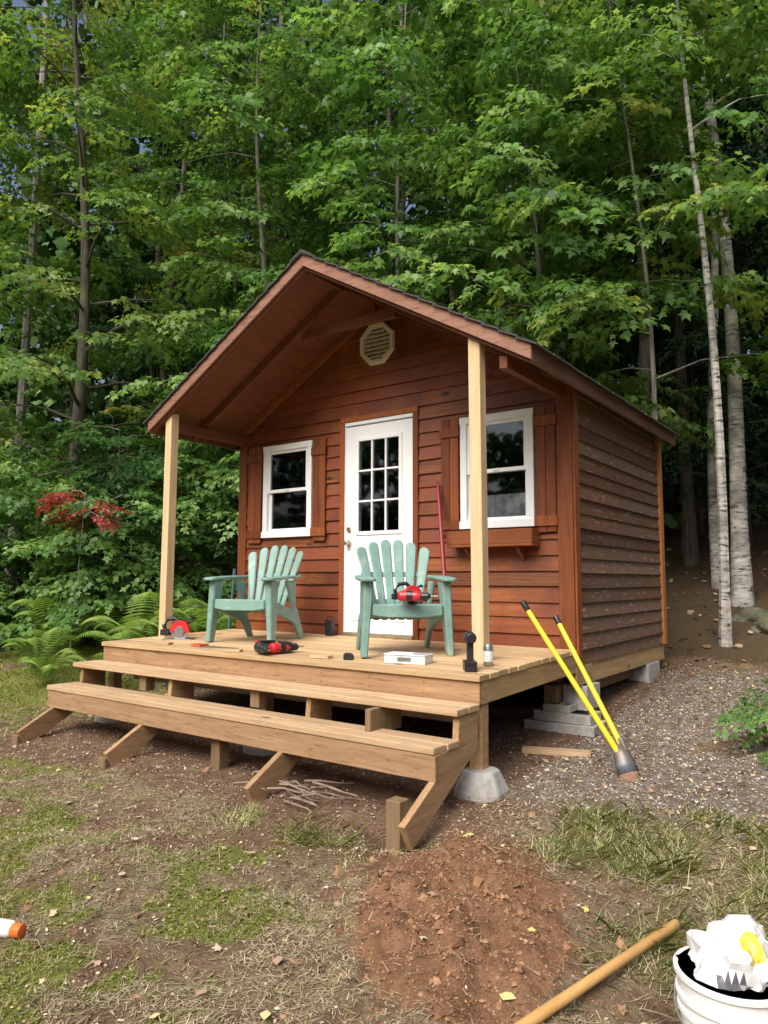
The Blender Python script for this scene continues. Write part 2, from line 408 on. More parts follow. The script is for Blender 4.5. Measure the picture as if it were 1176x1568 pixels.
def shutter(x0,x1,z0,z1):
    mb=MB();n=3 if x1-x0>.2 else 2;w=(x1-x0)/n
    for i in range(n): mb.box(x0+i*w+.002,x0+(i+1)*w-.002,-.052,-.035,z0+U(-.004,.004),z1+U(-.004,.004))
    for z in (z0+.05,z1-.17): mb.box(x0-.012,x1+.012,-.068,-.0525,z,z+.085)
    mb.build('shutter',[M_shutter],cab,.002)
shutter(-1.19,-1.01,.93,1.98);shutter(-.28,-.105,.93,1.98);shutter(-2.73,-2.56,.93,1.98);shutter(-3.67,-3.47,.93,1.98)
mb=MB()
mb.box(-1.06,-.26,-.19,-.172,.84,.96);mb.box(-1.06,-.26,-.19,-.03,.818,.838);mb.box(-1.06,-1.04,-.170,-.03,.84,.96);mb.box(-.28,-.26,-.170,-.03,.84,.96)
for x in (-.9,-.42): mb.prism([(x,-.03,.70),(x,-.03,.816),(x,-.15,.816),(x,-.15,.79)],(.03,0,0))
mb.build('window_box',[M_trimx],cab,.002)
mb=MB();x0,x1=-2.308,-1.512
gx0,gx1,gz0,gz1=-2.145,-1.655,1.00,1.90
y0,y1=-.030,.012
mb.box(x0,gx0,y0,y1,.035,2.05);mb.box(gx1,x1,y0,y1,.035,2.05);mb.box(gx0,gx1,y0,y1,gz1,2.05);mb.box(gx0,gx1,y0,y1,.035,gz0)
for a,b,c,d in ((gx0-.03,gx0+.006,gz0-.03,gz1+.03),(gx1-.006,gx1+.03,gz0-.03,gz1+.03)): mb.box(a,b,y0-.012,y0+.001,c,d)
for c,d in ((gz0-.03,gz0+.006),(gz1-.006,gz1+.03)): mb.box(gx0+.007,gx1-.007,y0-.011,y0+.001,c,d)
for i in (1,2):
    x=gx0+(gx1-gx0)*i/3;mb.box(x-.009,x+.009,y0-.006,y0+.012,gz0+.007,gz1-.007)
    z=gz0+(gz1-gz0)*i/3;mb.box(gx0+.007,gx1-.007,y0-.004,y0+.010,z-.009,z+.009)
for a,b in ((-2.22,-1.945),(-1.875,-1.60)):
    q=.15
    mb.box(a,a+.025,y0-.008,y0+.001,q,.86);mb.box(b-.025,b,y0-.008,y0+.001,q,.86);mb.box(a+.026,b-.026,y0-.007,y0+.001,q,q+.025);mb.box(a+.026,b-.026,y0-.007,y0+.001,.835,.86)
mb.box(x0-.012,x0-.002,-.033,.02,.02,2.062);mb.box(x1+.002,x1+.012,-.033,.02,.02,2.062);mb.box(x0-.012,x1+.012,-.034,.02,2.064,2.10)
mb.build('door',[M_door],cab,.002)
mb=MB();mb.box(gx0,gx1,-.019,-.015,gz0,gz1);mb.build('door_glass',[M_glass],cab)
mb=MB();mb.box(x0-.02,x1+.02,-.07,.03,.002,.032);mb.tube([(-2.255,-.03,.90),(-2.255,-.06,.90)],.028,14);mb.tube([(-2.255,-.06,.90),(-2.255,-.075,.90),(-2.255,-.10,.90),(-2.255,-.105,.90)],[.012,.027,.027,.015],14)
mb.tube([(-2.255,-.03,1.03),(-2.255,-.05,1.03)],.024,14);mb.build('door_knob',[M_brass],cab,smooth=True)
mb=MB();mb.box(-.03,.012,.0,WD-.0,-.29,-.132);mb.box(-W-.012,-W+.03,0,WD,-.29,-.132);mb.box(-W,-.0,WD-.045,WD-.003,-.288,-.134);mb.build('rim_beam',[M_decky],cab,.002)
mb=MB()
for i in range(9): mb.box(-W+.1+i*.44,-W+.14+i*.44,.05,WD-.05,-.286,-.137)
mb.build('floor_joists',[M_treated],cab)
mb=MB();mb.box(-.24,-.14,-.05,WD-.02,-.43,-.29);mb.box(-3.66,-3.56,-.05,WD-.02,-.43,-.29);mb.build('skid_beams',[M_treated],cab,.003)
# ------------------------------------------------------------------ DECK
deck=E('wooden_deck');DX0,DX1,DF=-3.87,.03,-1.62
dz=lambda y:.022*y
mb=MB();nb=12;bw=(-DF+.02-.04)/nb
for i in range(nb):
    y0=DF-.02+i*bw;y1=y0+bw-.007;za,zb=dz(y0),dz(y1);a,b=DX0-.012+U(0,.01),DX1+.012+U(-.008,.004)
    cut=U(-3,-.8);r1,r2=random.random(),random.random()
    for p,q,r in ((a,cut-.002,r1),(cut,b,r2)):
        mb.hexa([(p,y0,za-.036),(q,y0,za-.036),(q,y1,zb-.036),(p,y1,zb-.036),(p,y0,za),(q,y0,za),(q,y1,zb),(p,y1,zb)],0,r)
mb.build('deck_boards',[M_deck],deck,.003)
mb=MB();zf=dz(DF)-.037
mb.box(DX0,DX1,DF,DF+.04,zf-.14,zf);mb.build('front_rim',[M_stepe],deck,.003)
mb=MB()
for x in (DX0,DX1-.04): mb.hexa([(x,DF+.042,zf-.14),(x+.04,DF+.042,zf-.14),(x+.04,-.04,-.18),(x,-.04,-.18),(x,DF+.042,zf),(x+.04,DF+.042,zf),(x+.04,-.04,-.038),(x,-.04,-.038)])
mb.box(DX1-.038,DX1+.002,-.038,.30,-.285,-.135)
mb.build('side_rims',[M_decky],deck,.003)
mb=MB()
for i in range(1,9): mb.box(DX0+i*.43,DX0+i*.43+.04,DF+.045,-.06,-.22,-.08)
mb.box(DX0+.3,DX1-.05,-1.50,-1.41,-.36,-.222)
mb.build('deck_joists',[M_treated],deck)
mb=MB()
for x in (DX1-.10,-1.9,DX0+.02): mb.box(x,x+.088,DF+.045,DF+.133,-.66,zf-.002)
mb.build('deck_posts',[M_string],deck,.004)
mb=MB()
for i in range(150):
    bi=random.randrange(nb);x=DX0+.06+.43*random.randrange(10)+U(-.012,.012)
    if x>DX1-.02: continue
    y=DF-.02+bi*bw+random.choice((.03,.10));z=dz(y);mb.tube([(x,y,z-.002),(x,y,z+.0012)],.0045,6)
for i in range(10):
    for dz_ in (-.04,-.10): mb.tube([(DX0+.06+.43*i,DF-.0015,zf+dz_),(DX0+.06+.43*i,DF+.002,zf+dz_)],.005,6)
mb.build('deck_screws',[plain('screw_head',(.10,.09,.08),.5,.5)],deck)
for i,(x,y) in enumerate(((DX1-.03,DF+.07),(-1.86,DF+.1),(DX0+.06,DF+.1))):
    e=E('concrete_footing',(x,y,ghf(x,y)-.03),.1);mb=MB()
    a,b,h=.15,.095,.17
    sq=lambda r,z,c:[(r,r-c,z),(r-c,r,z),(-r+c,r,z),(-r,r-c,z),(-r,-r+c,z),(-r+c,-r,z),(r-c,-r,z),(r,-r+c,z)]
    A=sq(a,0,.06);B=sq(a*.98,.05,.06);C=sq(b,h,.04)
    mb.add(A+B+C,[list(range(8))[::-1],list(range(16,24))]+[(k,(k+1)%8,8+(k+1)%8,8+k) for k in range(8)]+[(8+k,8+(k+1)%8,16+(k+1)%8,16+k) for k in range(8)])
    mb.build('pyramid_block',[M_conc],e,.008)
# ------------------------------------------------------------------ STEPS
st=E('wooden_steps')
mb=MB()
for (y0,y1,z) in ((-1.905,-1.775,-.20),(-1.768,-1.638,-.20),(-2.135,-2.005,-.372),(-1.998,-1.868,-.372)):
    a,b=DX0-.02+U(-.01,.01),DX1+.0+U(-.006,.01)
    mb.box(a,b,y0,y1,z-.038,z)
mb.build('treads',[M_step],st,.004)
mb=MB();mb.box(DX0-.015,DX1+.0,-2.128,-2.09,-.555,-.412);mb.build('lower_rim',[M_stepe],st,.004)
mb=MB()
for x in (-3.83,-2.60,-1.15,DX1-.045):
    q=[(x,a,b) for a,b in ((-1.64,-.242),(-1.86,-.242),(-1.875,-.41),(-2.085,-.41),(-2.085,-.53),(-2.42,-.71),(-2.345,-.845),(-1.64,-.45))]
    mb.prism(q,(.042,0,0))
mb.build('stringers',[M_string],st,.003)
mb=MB()
mb.box(DX1-.135,DX1-.047,-2.40,-2.31,-1.02,-.60,0);mb.box(-1.86,-1.77,-2.06,-1.97,-.90,-.41);mb.box(-.55,-.51,-2.0,-1.66,-.40,-.242)
for x in (-3.80,-2.57): mb.box(x-.09,x+.0,-2.42,-2.30,ghf(x,-2.3)-.04,ghf(x,-2.3)+.05)
for x in (-3.0,-1.7): mb.box(x,x+.09,-1.85,-1.76,-.37,-.24)
mb.build('step_supports',[M_treated],st,.004)
# ------------------------------------------------------------------ concrete blocks
def cblock(x,y,z,rz,L=.40,Wd=.20,H=.19):
    e=E('concrete_block',(x,y,z),rz);mb=MB();t=.03
    mb.box(-L/2,L/2,-Wd/2,-Wd/2+t,0,H,0,.5);mb.box(-L/2,L/2,Wd/2-t,Wd/2,0,H,0,.5)
    for a in (-L/2,-t/2,L/2-t): mb.box(a,a+t,-Wd/2+t,Wd/2-t,.001,H-.001,0,.5)
    mb.build('block',[M_conc],e,.004)
g=ghf(-.1,.1)
cblock(-.10,.02,g-.02,.05,.56,.3,.075);cblock(-.08,.03,g+.057,.02,.46,.26,.075);cblock(-.12,.0,g+.134,.0,.22,.2,-.43-g-.136);cblock(-.03,.22,g+.134,math.pi/2,.30,.2,-.29-g-.136)
g=ghf(-.1,1.95);cblock(-.07,2.1,g-.03,math.pi/2,.4,.2,.19);cblock(-.10,2.1,g+.162-.03,0,.20,.2,.1)
for x,y in ((-3.6,.2),(-3.6,2.2),(-1.9,.1),(-1.9,2.2)):
    g=ghf(x,y);cblock(x,y,g-.03,0,.4,.2,-.44-g if y<1 else .12)
# ------------------------------------------------------------------ CHAIRS
def chair(x,y,rz):
    e=E('adirondack_chair',(x,y,dz(y)+.002),rz)
    mb=MB()
    for s in (-1,1):
        P=lambda a,b,z:(s*a,b,z)
        mb.hexa([P(.30,-.03,0),P(.345,-.03,0),P(.345,.05,0),P(.30,.05,0),P(.255,-.02,.55),P(.325,-.02,.55),P(.325,.12,.55),P(.255,.12,.55)],0,.5)
        mb.hexa([P(.27,.0,.30),P(.30,.0,.30),P(.30,.50,.14),P(.27,.50,.14),P(.262,-.01,.40),P(.292,-.01,.40),P(.292,.50,.27),P(.262,.50,.27)],0,.5)
        mb.hexa([P(.27,.56,0),P(.30,.56,0),P(.30,.64,0),P(.27,.64,0),P(.268,.36,.26),P(.295,.36,.26),P(.295,.50,.30),P(.268,.50,.30)],0,.5)
        arm=[(.245,-.06),(.27,-.085),(.335,-.085),(.365,-.05),(.375,.10),(.355,.30),(.325,.50),(.30,.56),(.272,.56),(.262,.40),(.25,.20)]
        arm=[(s*a,b,.553+.02*math.sin(b*3)) for a,b in arm]
        mb.prism(arm,(0,0,.028),0,.5)
        mb.prism([(s*.262,.30,.552),(s*.262,.48,.552),(s*.262,.49,.28),(s*.262,.44,.28)],(s*.025,0,0),0,.5)
    prof=[(-.03,.335),(-.015,.375),(.05,.385),(.13,.375),(.22,.345),(.32,.305),(.42,.275),(.47,.27)]
    for i in range(1,7):
        (ya,za),(yb,zb)=prof[i],prof[i+1]
        w=.262;g=.010
        mb.hexa([(-w,ya+g/2,za-.02),(w,ya+g/2,za-.02),(w,yb-g/2,zb-.02),(-w,yb-g/2,zb-.02),(-w,ya+g/2,za),(w,ya+g/2,za),(w,yb-g/2,zb),(-w,yb-g/2,zb)],0,.5)
    ap=[(-.262,-.025,.30),(-.15,-.028,.285),(.15,-.028,.285),(.262,-.025,.30),(.262,-.02,.385),(-.262,-.02,.385)]
    mb.prism(ap,(0,.022,0),0,.5)
    o=Vector((0,.40,.25));ud=Vector((0,.36,.93)).normalized()
    ns=6
    for i in range(ns):
        t0=-1+2*i/ns;t1=-1+2*(i+1)/ns;c=(t0+t1)/2
        b0,b1=t0*.20+.007,t1*.20-.007;a0,a1=t0*.315+.009,t1*.315-.009
        H=.70-.10*c*c
        def P(w,h,dd=0):
            q=o+ud*h+Vector((w,-.05*(w/.3)**2+dd,0));return q
        hm=.22
        L=[P(b0,.0),P(b1,.0),P(b1+(a1-b1)*.3,hm),P(a1,H-.05),P(a1-(a1-a0)*.12,H-.015),P((a0+a1)/2,H),P(a0+(a1-a0)*.12,H-.015),P(a0,H-.05),P(b0+(a0-b0)*.3,hm)]
        mb.prism(L,(0,.018,-.006),0,.5)
    for h,w,z in ((.12,.225,.05),(.36,.27,.045)):
        a=o+ud*h;b=o+ud*(h+z)
        mb.hexa([(-w,a.y+.019,a.z),(w,a.y+.019,a.z),(w,a.y+.04,a.z),(-w,a.y+.04,a.z),(-w,b.y+.019,b.z),(w,b.y+.019,b.z),(w,b.y+.04,b.z),(-w,b.y+.04,b.z)],0,.5)
    mb.build('chair_body',[M_teal],e,.009)
    return e
chair(-2.63,-1.10,.22)
chair(-.83,-1.12,.80)
# ------------------------------------------------------------------ tools
def circ_saw(loc,rz,s=1):
    e=E('circular_saw',loc,rz,s=s);mb=MB()
    mb.box(-.14,.14,-.07,.06,0,.006,2)
    prof=[(.088*math.cos(a),0,.078+.088*math.sin(a)) for a in np.linspace(-.2,math.pi+.2,14)]
    mb.prism([(x,-.012,z) for x,_,z in prof],(0,.05,0),0)
    mb.tube([(0,-.010,.07),(0,-.020,.07)],.045,16,2)
    mb.tube([(.0,.035,.08),(.0,.07,.08),(0,.13,.08),(0,.14,.08)],[.045,.042,.038,.02],14,0)
    mb.tube([(-.02,.03,.15),(-.06,.035,.185),(-.13,.04,.175),(-.17,.04,.12),(-.15,.04,.07),(-.07,.04,.06)],[.018,.02,.02,.02,.022,.02],8,1)
    mb.box(-.19,-.11,.01,.09,.03,.085,1);mb.tube([(.05,.03,.14),(.09,.03,.165),(.11,.03,.15)],.014,8,1)
    mb.tube([(0,-.003,.072),(0,.002,.072)],.082,20,2)
    mb.build('saw_body',[M_red,M_black,M_metal],e,.003)
def drill(name,loc,rot,red=True,s=1):
    e=E(name,loc,rot=rot,s=s);mb=MB()
    mb.tube([(.13,0,.19),(.115,0,.19),(.07,0,.19)],[.012,.022,.025],12,1)
    mb.tube([(.07,0,.19),(.05,0,.19),(-.06,0,.19),(-.075,0,.19)],[.024,.032,.034,.026],12,0)
    mb.tube([(.02,0,.19),(-.02,0,.19)],.0355,12,1)
    mb.tube([(.125,0,.19),(.18,0,.19)],.005,6,2)
    mb.hexa([(-.045,-.018,.05),(.0,-.018,.05),(.0,.018,.05),(-.045,.018,.05),(-.035,-.018,.17),(.015,-.018,.17),(.015,.018,.17),(-.035,.018,.17)],1)
    mb.tube([(.02,0,.15),(.02,0,.125)],.009,6,0)
    mb.box(-.07,.05,-.036,.036,.038,.058,1);mb.box(-.068,.048,-.034,.034,0,.037,1 if not red else 0);mb.box(-.06,.04,-.036,.036,.010,.028,1)
    mb.build('drill_body',[M_red if red else M_black,M_black,M_metal],e,.004)
circ_saw((-3.42,-1.12,dz(-1.1)),.5,1.05)
drill('power_drill',(-2.02,-1.40,dz(-1.4)+.045),(math.radians(90),0,1.35),s=1.25)
drill('power_drill',(-1.78,-1.36,dz(-1.4)+.045),(math.radians(90),0,-.5),red=False,s=1.2)
drill('power_drill',(-.84,-1.00,.385),(math.radians(80),0,.4),s=1.15)
circ_saw((-.93,-.90,.365),.9,.8)
drill('impact_driver',(-.12,-1.47,dz(-1.47)),(0,0,2.2),red=False,s=1.1)
mb=MB();e=E('portable_radio',(-2.40,-.14,0));mb.box(-.04,.04,-.03,.03,0,.15);mb.tube([(0,-.031,.06),(0,-.034,.06)],.03,14);mb.tube([(-.035,0,.15),(-.03,0,.18),(.03,0,.18),(.035,0,.15)],.006,6);mb.build('radio_body',[M_black],e,.006)
e=E('beverage_can',(-.12,-1.22,dz(-1.2)));mb=MB();mb.lathe([(.024,0),(.031,.006),(.033,.012),(.033,.125),(.027,.14),(.026,.146)],20,0);mb.lathe([(.0335,.03),(.0335,.10)],20,1);mb.build('can_body',[M_metal,M_can],e,smooth=True)
e=E('storage_box',(-.66,-1.36,dz(-1.36)),.2);mb=MB()
mb.box(-.15,.15,-.08,.08,.0,.008);mb.box(-.15,.15,-.08,-.075,.008,.055);mb.box(-.15,.15,.075,.08,.008,.055);mb.box(-.15,-.145,-.074,.074,.008,.055);mb.box(.145,.15,-.074,.074,.008,.055)
mb.box(-.155,.155,-.085,.085,.056,.064);mb.box(-.05,.05,-.0865,-.0815,.02,.045,1)
mb.build('box_body',[M_clear,M_metal],e,.002)
e=E('tape_measure',(-1.10,-1.48,dz(-1.4)),.4);mb=MB();mb.prism([(-.035,0,0),(.035,0,0),(.035,0,.03),(.015,0,.048),(-.02,0,.05),(-.035,0,.04)],(0,.04,0),0);mb.box(.035,.06,.01,.03,.002,.004,1);mb.build('tape_body',[M_black,M_yel],e,.004)
e=E('hand_saw',(-2.66,-1.42,dz(-1.42)+.004),.15);mb=MB();mb.prism([(-.05,-.045,0),(.32,-.015,0),(.32,.01,0),(-.05,.045,0)],(0,0,.002),1);mb.prism([(-.17,-.03,-.003),(-.05,-.05,-.003),(-.04,.05,-.003),(-.15,.045,-.003)],(0,0,.022),0);mb.build('saw_parts',[plain('orange_grip',(.5,.12,.04),.4),M_metal],e,.003)
for i,(x,y,r,L) in enumerate(((-1.35,-1.48,.1,.16),(-3.6,-.7,.9,.35),(-3.15,-1.5,.3,.14),(-.35,-1.0,1.1,.12),(-2.2,-1.55,.4,.12))):
    e=E('wood_scrap',(x,y,dz(y)+.001),r);mb=MB();mb.box(-L/2,L/2,-.035,.035,0,.02);mb.build('scrap',[M_deck],e,.002)
e=E('pry_bar');mb=MB();mb.tube([(-.72,-.70,.0),(-.74,-.68,.06),(-1.19,-.10,1.36),(-1.20,-.085,1.42)],[.013,.018,.018,.011],8);mb.build('bar',[M_redm],e,smooth=True)
e=E('leaning_pole');mb=MB();mb.tube([(-4.10,.05,-.5),(-4.02,.10,.62)],.016,8);mb.tube([(-4.03,.10,.55),(-4.02,.10,.66)],.021,8);mb.build('pole_shaft',[plain('blue_grey',(.10,.14,.18),.4)],e)  # thin leaning pole of unknown use; only a shaft, no tool head
e=E('post_hole_digger');mb=MB()
b1=Vector((.60,-.83,-.56));b2=Vector((.63,-.79,-.56))
t1=Vector((-.08,-.77,.39));t2=Vector((.05,-.49,.28))
for b,t in ((b1,t1),(b2,t2)):
    mb.tube([b,b.lerp(t,.5),b.lerp(t,.93)],[.019,.018,.018],12,0);mb.tube([b.lerp(t,.93),b.lerp(t,.935),t.lerp(b,.005),t],[.018,.021,.021,.013],12,1)
d=(Vector((.68,-.87,-.76))-Vector((.56,-.80,-.52))).normalized()
c=Vector((.615,-.815,-.57));side=Vector((.8,.55,0));side=(side-d*side.dot(d)).normalized();nn=d.cross(side)
for s in (-1,1):
    wd=[.030,.058,.068,.068,.062,.046,.020];hh=[-.06,.0,.06,.12,.18,.24,.265]
    vs=[]
    for h_,w_ in zip(hh,wd):
        for k in range(7):
            a=-1+2*k/6;vs.append(c+d*h_+side*w_*a+nn*s*(.040*(1-a*a)*min(1,w_/.06)+.004))
    fs=[(i*7+k,i*7+k+1,(i+1)*7+k+1,(i+1)*7+k) for i in range(6) for k in range(6)]
    mb.add(vs,fs[:18],2);mb.add(vs,fs[18:],3)
mb.tube([c-d*.10+side*.03,c-d*.0+side*.03],.02,8,2);mb.tube([c-d*.10-side*.03,c-d*.0-side*.03],.02,8,2)
o=mb.build('digger_parts',[M_yel,M_black,plain('grey_metal',(.18,.20,.22),.5,.5,dirt=(.22,.15,.10),dth=(.45,.6)),M_mud],e,smooth=True)
sm=o.modifiers.new('s','SOLIDIFY');sm.thickness=.002
gz=ghf(1.68,-3.13)
e=E('plastic_bucket',(1.675,-3.14,gz-.010));mb=MB()
mb.tube([(0,0,z) for z in (0,.01,.26,.262,.275,.277,.30,.302,.315,.317,.36,.362,.375,.375,.36,.02)],[.128,.132,.146,.153,.153,.147,.148,.156,.156,.149,.151,.160,.160,.147,.145,.125],48,0,.5,cap=False)
mb.lathe([(.13,.012),(.13,.018)],30,0)
mb.tube([(.157*math.cos(a),.157*math.sin(a)*.97-.01,.31+.10*math.sin(a)) for a in np.linspace(math.pi*1.03,math.pi*1.97,12)],.003,6,1)
mb.build('bucket_body',[M_bucket,M_metal],e,smooth=True)
bm=bmesh.new();bmesh.ops.create_icosphere(bm,subdivisions=4,radius=.13)
rb=random.Random(5)
for v in bm.verts:
    x,y,z=v.co
    a1=float(vn(x+z*.8,y+z*.7,13,5));a2=float(vn(x-z,y+z*.5,31,6))
    k=.74+.42*abs(a1-.5)*2+.20*a2+rb.uniform(-.05,.05)
    v.co=Vector((x*k*1.0+z*.10,y*k*.95,max(z*k*.95,-.12)+(.02 if z>.05 else 0)))
me=bpy.data.meshes.new('bag');bm.to_mesh(me);bm.free()
for m_ in (M_bag,M_bagy,M_bagg): me.materials.append(m_)
for p in me.polygons:
    c_=p.center
    if c_.z>.085 and .0<c_.x<.05 and c_.y<-.01: p.material_index=1
    elif -.085<c_.x<-.015 and -.03<c_.z<.045 and c_.y<-.01:p.material_index=2
bo=bpy.data.objects.new('plastic_bag',me);sc.collection.objects.link(bo);bo.parent=e;bo.location=(.005,.01,.355);bo.rotation_euler=(0,0,.6)
e=E('shovel');mb=MB();A=Vector((1.36,-2.50,ghf(1.36,-2.5)+.035));B=Vector((1.06,-3.70,ghf(1.06,-3.7)+.05))
mb.tube([A,A.lerp(B,.008),A.lerp(B,.5),B],[.012,.0175,.018,.019],14,0)
dd=(B-A).normalized();sd=Vector((dd.y,-dd.x,0))
mb.add([B+sd*.09,B-sd*.09,B+dd*.22-sd*.09,B+dd*.30,B+dd*.22+sd*.09],[(0,1,2,3,4)],1);mb.tube([B-dd*.06,B+dd*.08],.022,10,1)
mb.build('shovel_parts',[M_handle,M_metal],e,smooth=True)
g=ghf(-.90,-3.97);e=E('orange_object',(-.93,-3.95,g+.035),rot=(0,math.radians(90),.35));mb=MB()  # unidentified orange and white object, given the shape of a can
mb.lathe([(.030,-.09),(.033,-.085),(.033,.05),(.024,.065)],20,0);mb.lathe([(.027,.062),(.028,.064),(.026,.105),(.012,.11)],20,1)
mb.build('can_body',[M_white,plain('orange_cap',(.80,.16,.03),.4)],e,smooth=True)
# ------------------------------------------------------------------ GROUND
def axis(lo,hi,n,c):
    t=np.linspace(-1,1,n);s=np.sinh(t*4.2)/np.sinh(4.2)
    return np.where(s<0,c+s*(c-lo)*1.0,c+s*(hi-c))
nx,ny=720,720
gx=axis(-90,90,nx,.5);gy=axis(-60,110,ny,-2.8)
X,Y=np.meshgrid(gx,gy,indexing='xy');Z=gh(X,Y)
V=np.stack([X,Y,Z],-1).reshape(-1,3)
idx=np.arange(nx*ny).reshape(ny,nx)
Q=np.stack([idx[:-1,:-1],idx[:-1,1:],idx[1:,1:],idx[1:,:-1]],-1).reshape(-1,4)
me=bpy.data.meshes.new('ground');me.vertices.add(len(V));me.loops.add(Q.size);me.polygons.add(len(Q))
me.vertices.foreach_set('co',V.astype(np.float32).ravel());me.loops.foreach_set('vertex_index',Q.astype(np.int32).ravel());me.polygons.foreach_set('loop_start',np.arange(0,Q.size,4,dtype=np.int32))
def masks(x,y):
    n=vn(x,y,1.7,11)*.5+vn(x,y,4.5,12)*.3+vn(x,y,13,13)*.2
    dirt=np.clip(sst(.20,.5,pile(x,y)+.6*(n-.5)),0,1)
    under=sst(-2.95,-2.25,y+1.1*(n-.5))*(1-sst(.15,.6,x))*sst(-4.6,-4.0,x+.6*(n-.5))
    dirt=np.maximum(dirt,under*.9)
    dirt=np.maximum(dirt,.8*sst(.3,.7,np.exp(-(((x+.1)/.6)**2+((y+2.4)/.35)**2))))
    n2=vn(x,y,2.6,41)*.55+vn(x,y,7,42)*.45
    dirt=np.maximum(dirt,.75*sst(.58,.70,n2)*(y<-1.5))
    gravel=sst(-.1,.35,x)*sst(-1.9,-1.3,y+.9*(n-.5))*(1-sst(1.7,2.6,x+.8*(n-.5)))*(1-sst(2.4,3.4,y))
    gravel=gravel*sst(.30,.42,n+.1)
    w=(-(x-1.1)*.55-(y+3.2)*.83)
    green=sst(.40,.58,n+.26*sst(.4,1.3,w)-.12)*sst(.0,.6,w)
    green=np.maximum(green,sst(-3.9,-5.2,x)*sst(.35,.55,n+.05))*(1-dirt)*(1-gravel)
    green=np.maximum(green,.75*sst(1.1,1.9,x)*sst(.36,.5,n)*(1-gravel)*(1-dirt))
    forest=np.maximum(sst(2.6,3.8,y+1.2*(n-.5)),sst(-7,-9,x+2*(n-.5)))
    return green,dirt,gravel,forest
gr,di,gv,fo=masks(V[:,0],V[:,1])
for nm,a in (('green',gr),('dirt',di),('gravel',gv),('forest',fo),('mound',pile(V[:,0],V[:,1]))):
    at=me.attributes.new(nm,'FLOAT','POINT');at.data.foreach_set('value',a.astype(np.float32))
me.update(calc_edges=True);me.polygons.foreach_set('use_smooth',[True]*len(me.polygons))
gm,nt,b,o=newmat('ground_soil')
tc=N(nt,'ShaderNodeTexCoord').outputs['Object']
A_=lambda n:N(nt,'ShaderNodeAttribute',attribute_name=n).outputs['Fac']
nA=noise(nt,tc,9,8,.7);nB=noise(nt,tc,45,6,.7);nD=noise(nt,tc,3,5,.6)
straw=ramp(nt,nB,[(.3,(.15,.11,.06)),(.5,(.27,.21,.125)),(.7,(.42,.35,.23))])
straw=mixc(nt,ramp(nt,nA,[(.40,0),(.58,.85)]),straw,(.15,.10,.065))
straw=mixc(nt,ramp(nt,nD,[(.48,0),(.64,.7)]),straw,(.19,.125,.08))
green=ramp(nt,nB,[(.3,(.11,.125,.028)),(.7,(.25,.265,.07))])
dirt=ramp(nt,nA,[(.3,(.11,.068,.045)),(.5,(.19,.12,.08)),(.7,(.28,.18,.12))])
mound=ramp(nt,nA,[(.3,(.14,.075,.040)),(.5,(.28,.15,.082)),(.7,(.38,.215,.125))])
dirt=mixc(nt,ramp(nt,A_('mound'),[(.15,0),(.45,1)]),dirt,mound)
dirt=mixc(nt,ramp(nt,nB,[(.45,0),(.7,.6)]),dirt,(.13,.075,.048))
grav=ramp(nt,nB,[(.3,(.13,.108,.09)),(.5,(.24,.21,.18)),(.7,(.40,.37,.33))])
grav=mixc(nt,ramp(nt,nA,[(.42,0),(.56,.85)]),grav,(.17,.12,.08))
forr=ramp(nt,nB,[(.3,(.05,.036,.022)),(.6,(.14,.095,.055)),(.75,(.08,.09,.03))])
def mk(a,lo=.35,hi=.65,amt=.6):
    return ramp(nt,math_(nt,'ADD',a,math_(nt,'MULTIPLY',math_(nt,'SUBTRACT',nA,.5),amt)),[(lo,0),(hi,1)])
col=mixc(nt,mk(A_('green'),amt=1.3),straw,green);col=mixc(nt,mk(A_('dirt'),amt=.9),col,dirt);col=mixc(nt,mk(A_('gravel'),amt=1.0),col,grav);col=mixc(nt,mk(A_('forest')),col,forr)
nt.links.new(col,b.inputs['Base Color']);b.inputs['Roughness'].default_value=.95;b.inputs['Specular IOR Level'].default_value=.15
bump(nt,b,math_(nt,'ADD',nB,nA),.9,.03)
me.materials.append(gm);og=bpy.data.objects.new('ground',me);sc.collection.objects.link(og)
# ------------------------------------------------------------------ scatter helpers
def rot_frames(yw,pt,rl):
    cy,sy,cp,sp,cr,sr=np.cos(yw),np.sin(yw),np.cos(pt),np.sin(pt),np.cos(rl),np.sin(rl)
    z=np.zeros_like(yw);o=np.ones_like(yw)
    Rz=np.stack([np.stack([cy,-sy,z],-1),np.stack([sy,cy,z],-1),np.stack([z,z,o],-1)],-2)
    Rx=np.stack([np.stack([o,z,z],-1),np.stack([z,cp,-sp],-1),np.stack([z,sp,cp],-1)],-2)
    Ry=np.stack([np.stack([cr,z,sr],-1),np.stack([z,o,z],-1),np.stack([-sr,z,cr],-1)],-2)
    return Rz@Rx@Ry
MAPLE=np.array([(0,0,0),(.26,-.05,-.05),(.25,.16,-.03),(.54,.42,-.12),(.22,.48,-.02),(0,1,-.10),(-.22,.48,-.02),(-.54,.42,-.12),(-.25,.16,-.03),(-.26,-.05,-.05)],float)
OVAL=np.array([(0,0,0),(.25,.3,-.04),(.22,.65,-.04),(0,1,-.12),(-.22,.65,-.04),(-.25,.3,-.04)],float)
NEED=np.array([(0,0,0),(.07,.35,0),(0,1,-.05),(-.07,.35,0)],float)
QUAD=np.array([(0,0,0),(.36,.45,-.05),(0,1,-.1),(-.36,.45,-.05)],float)
def place(shape,P,s,yw,pt,rl):
    Rm=rot_frames(yw,pt,rl)
    return P[:,None,:]+np.einsum('nij,nkj->nki',Rm,shape[None]*s[:,None,None])
BL=np.array([(-.5,0,0),(.5,0,0),(.28,.6,0),(0,1,0),(-.28,.6,0)],float)
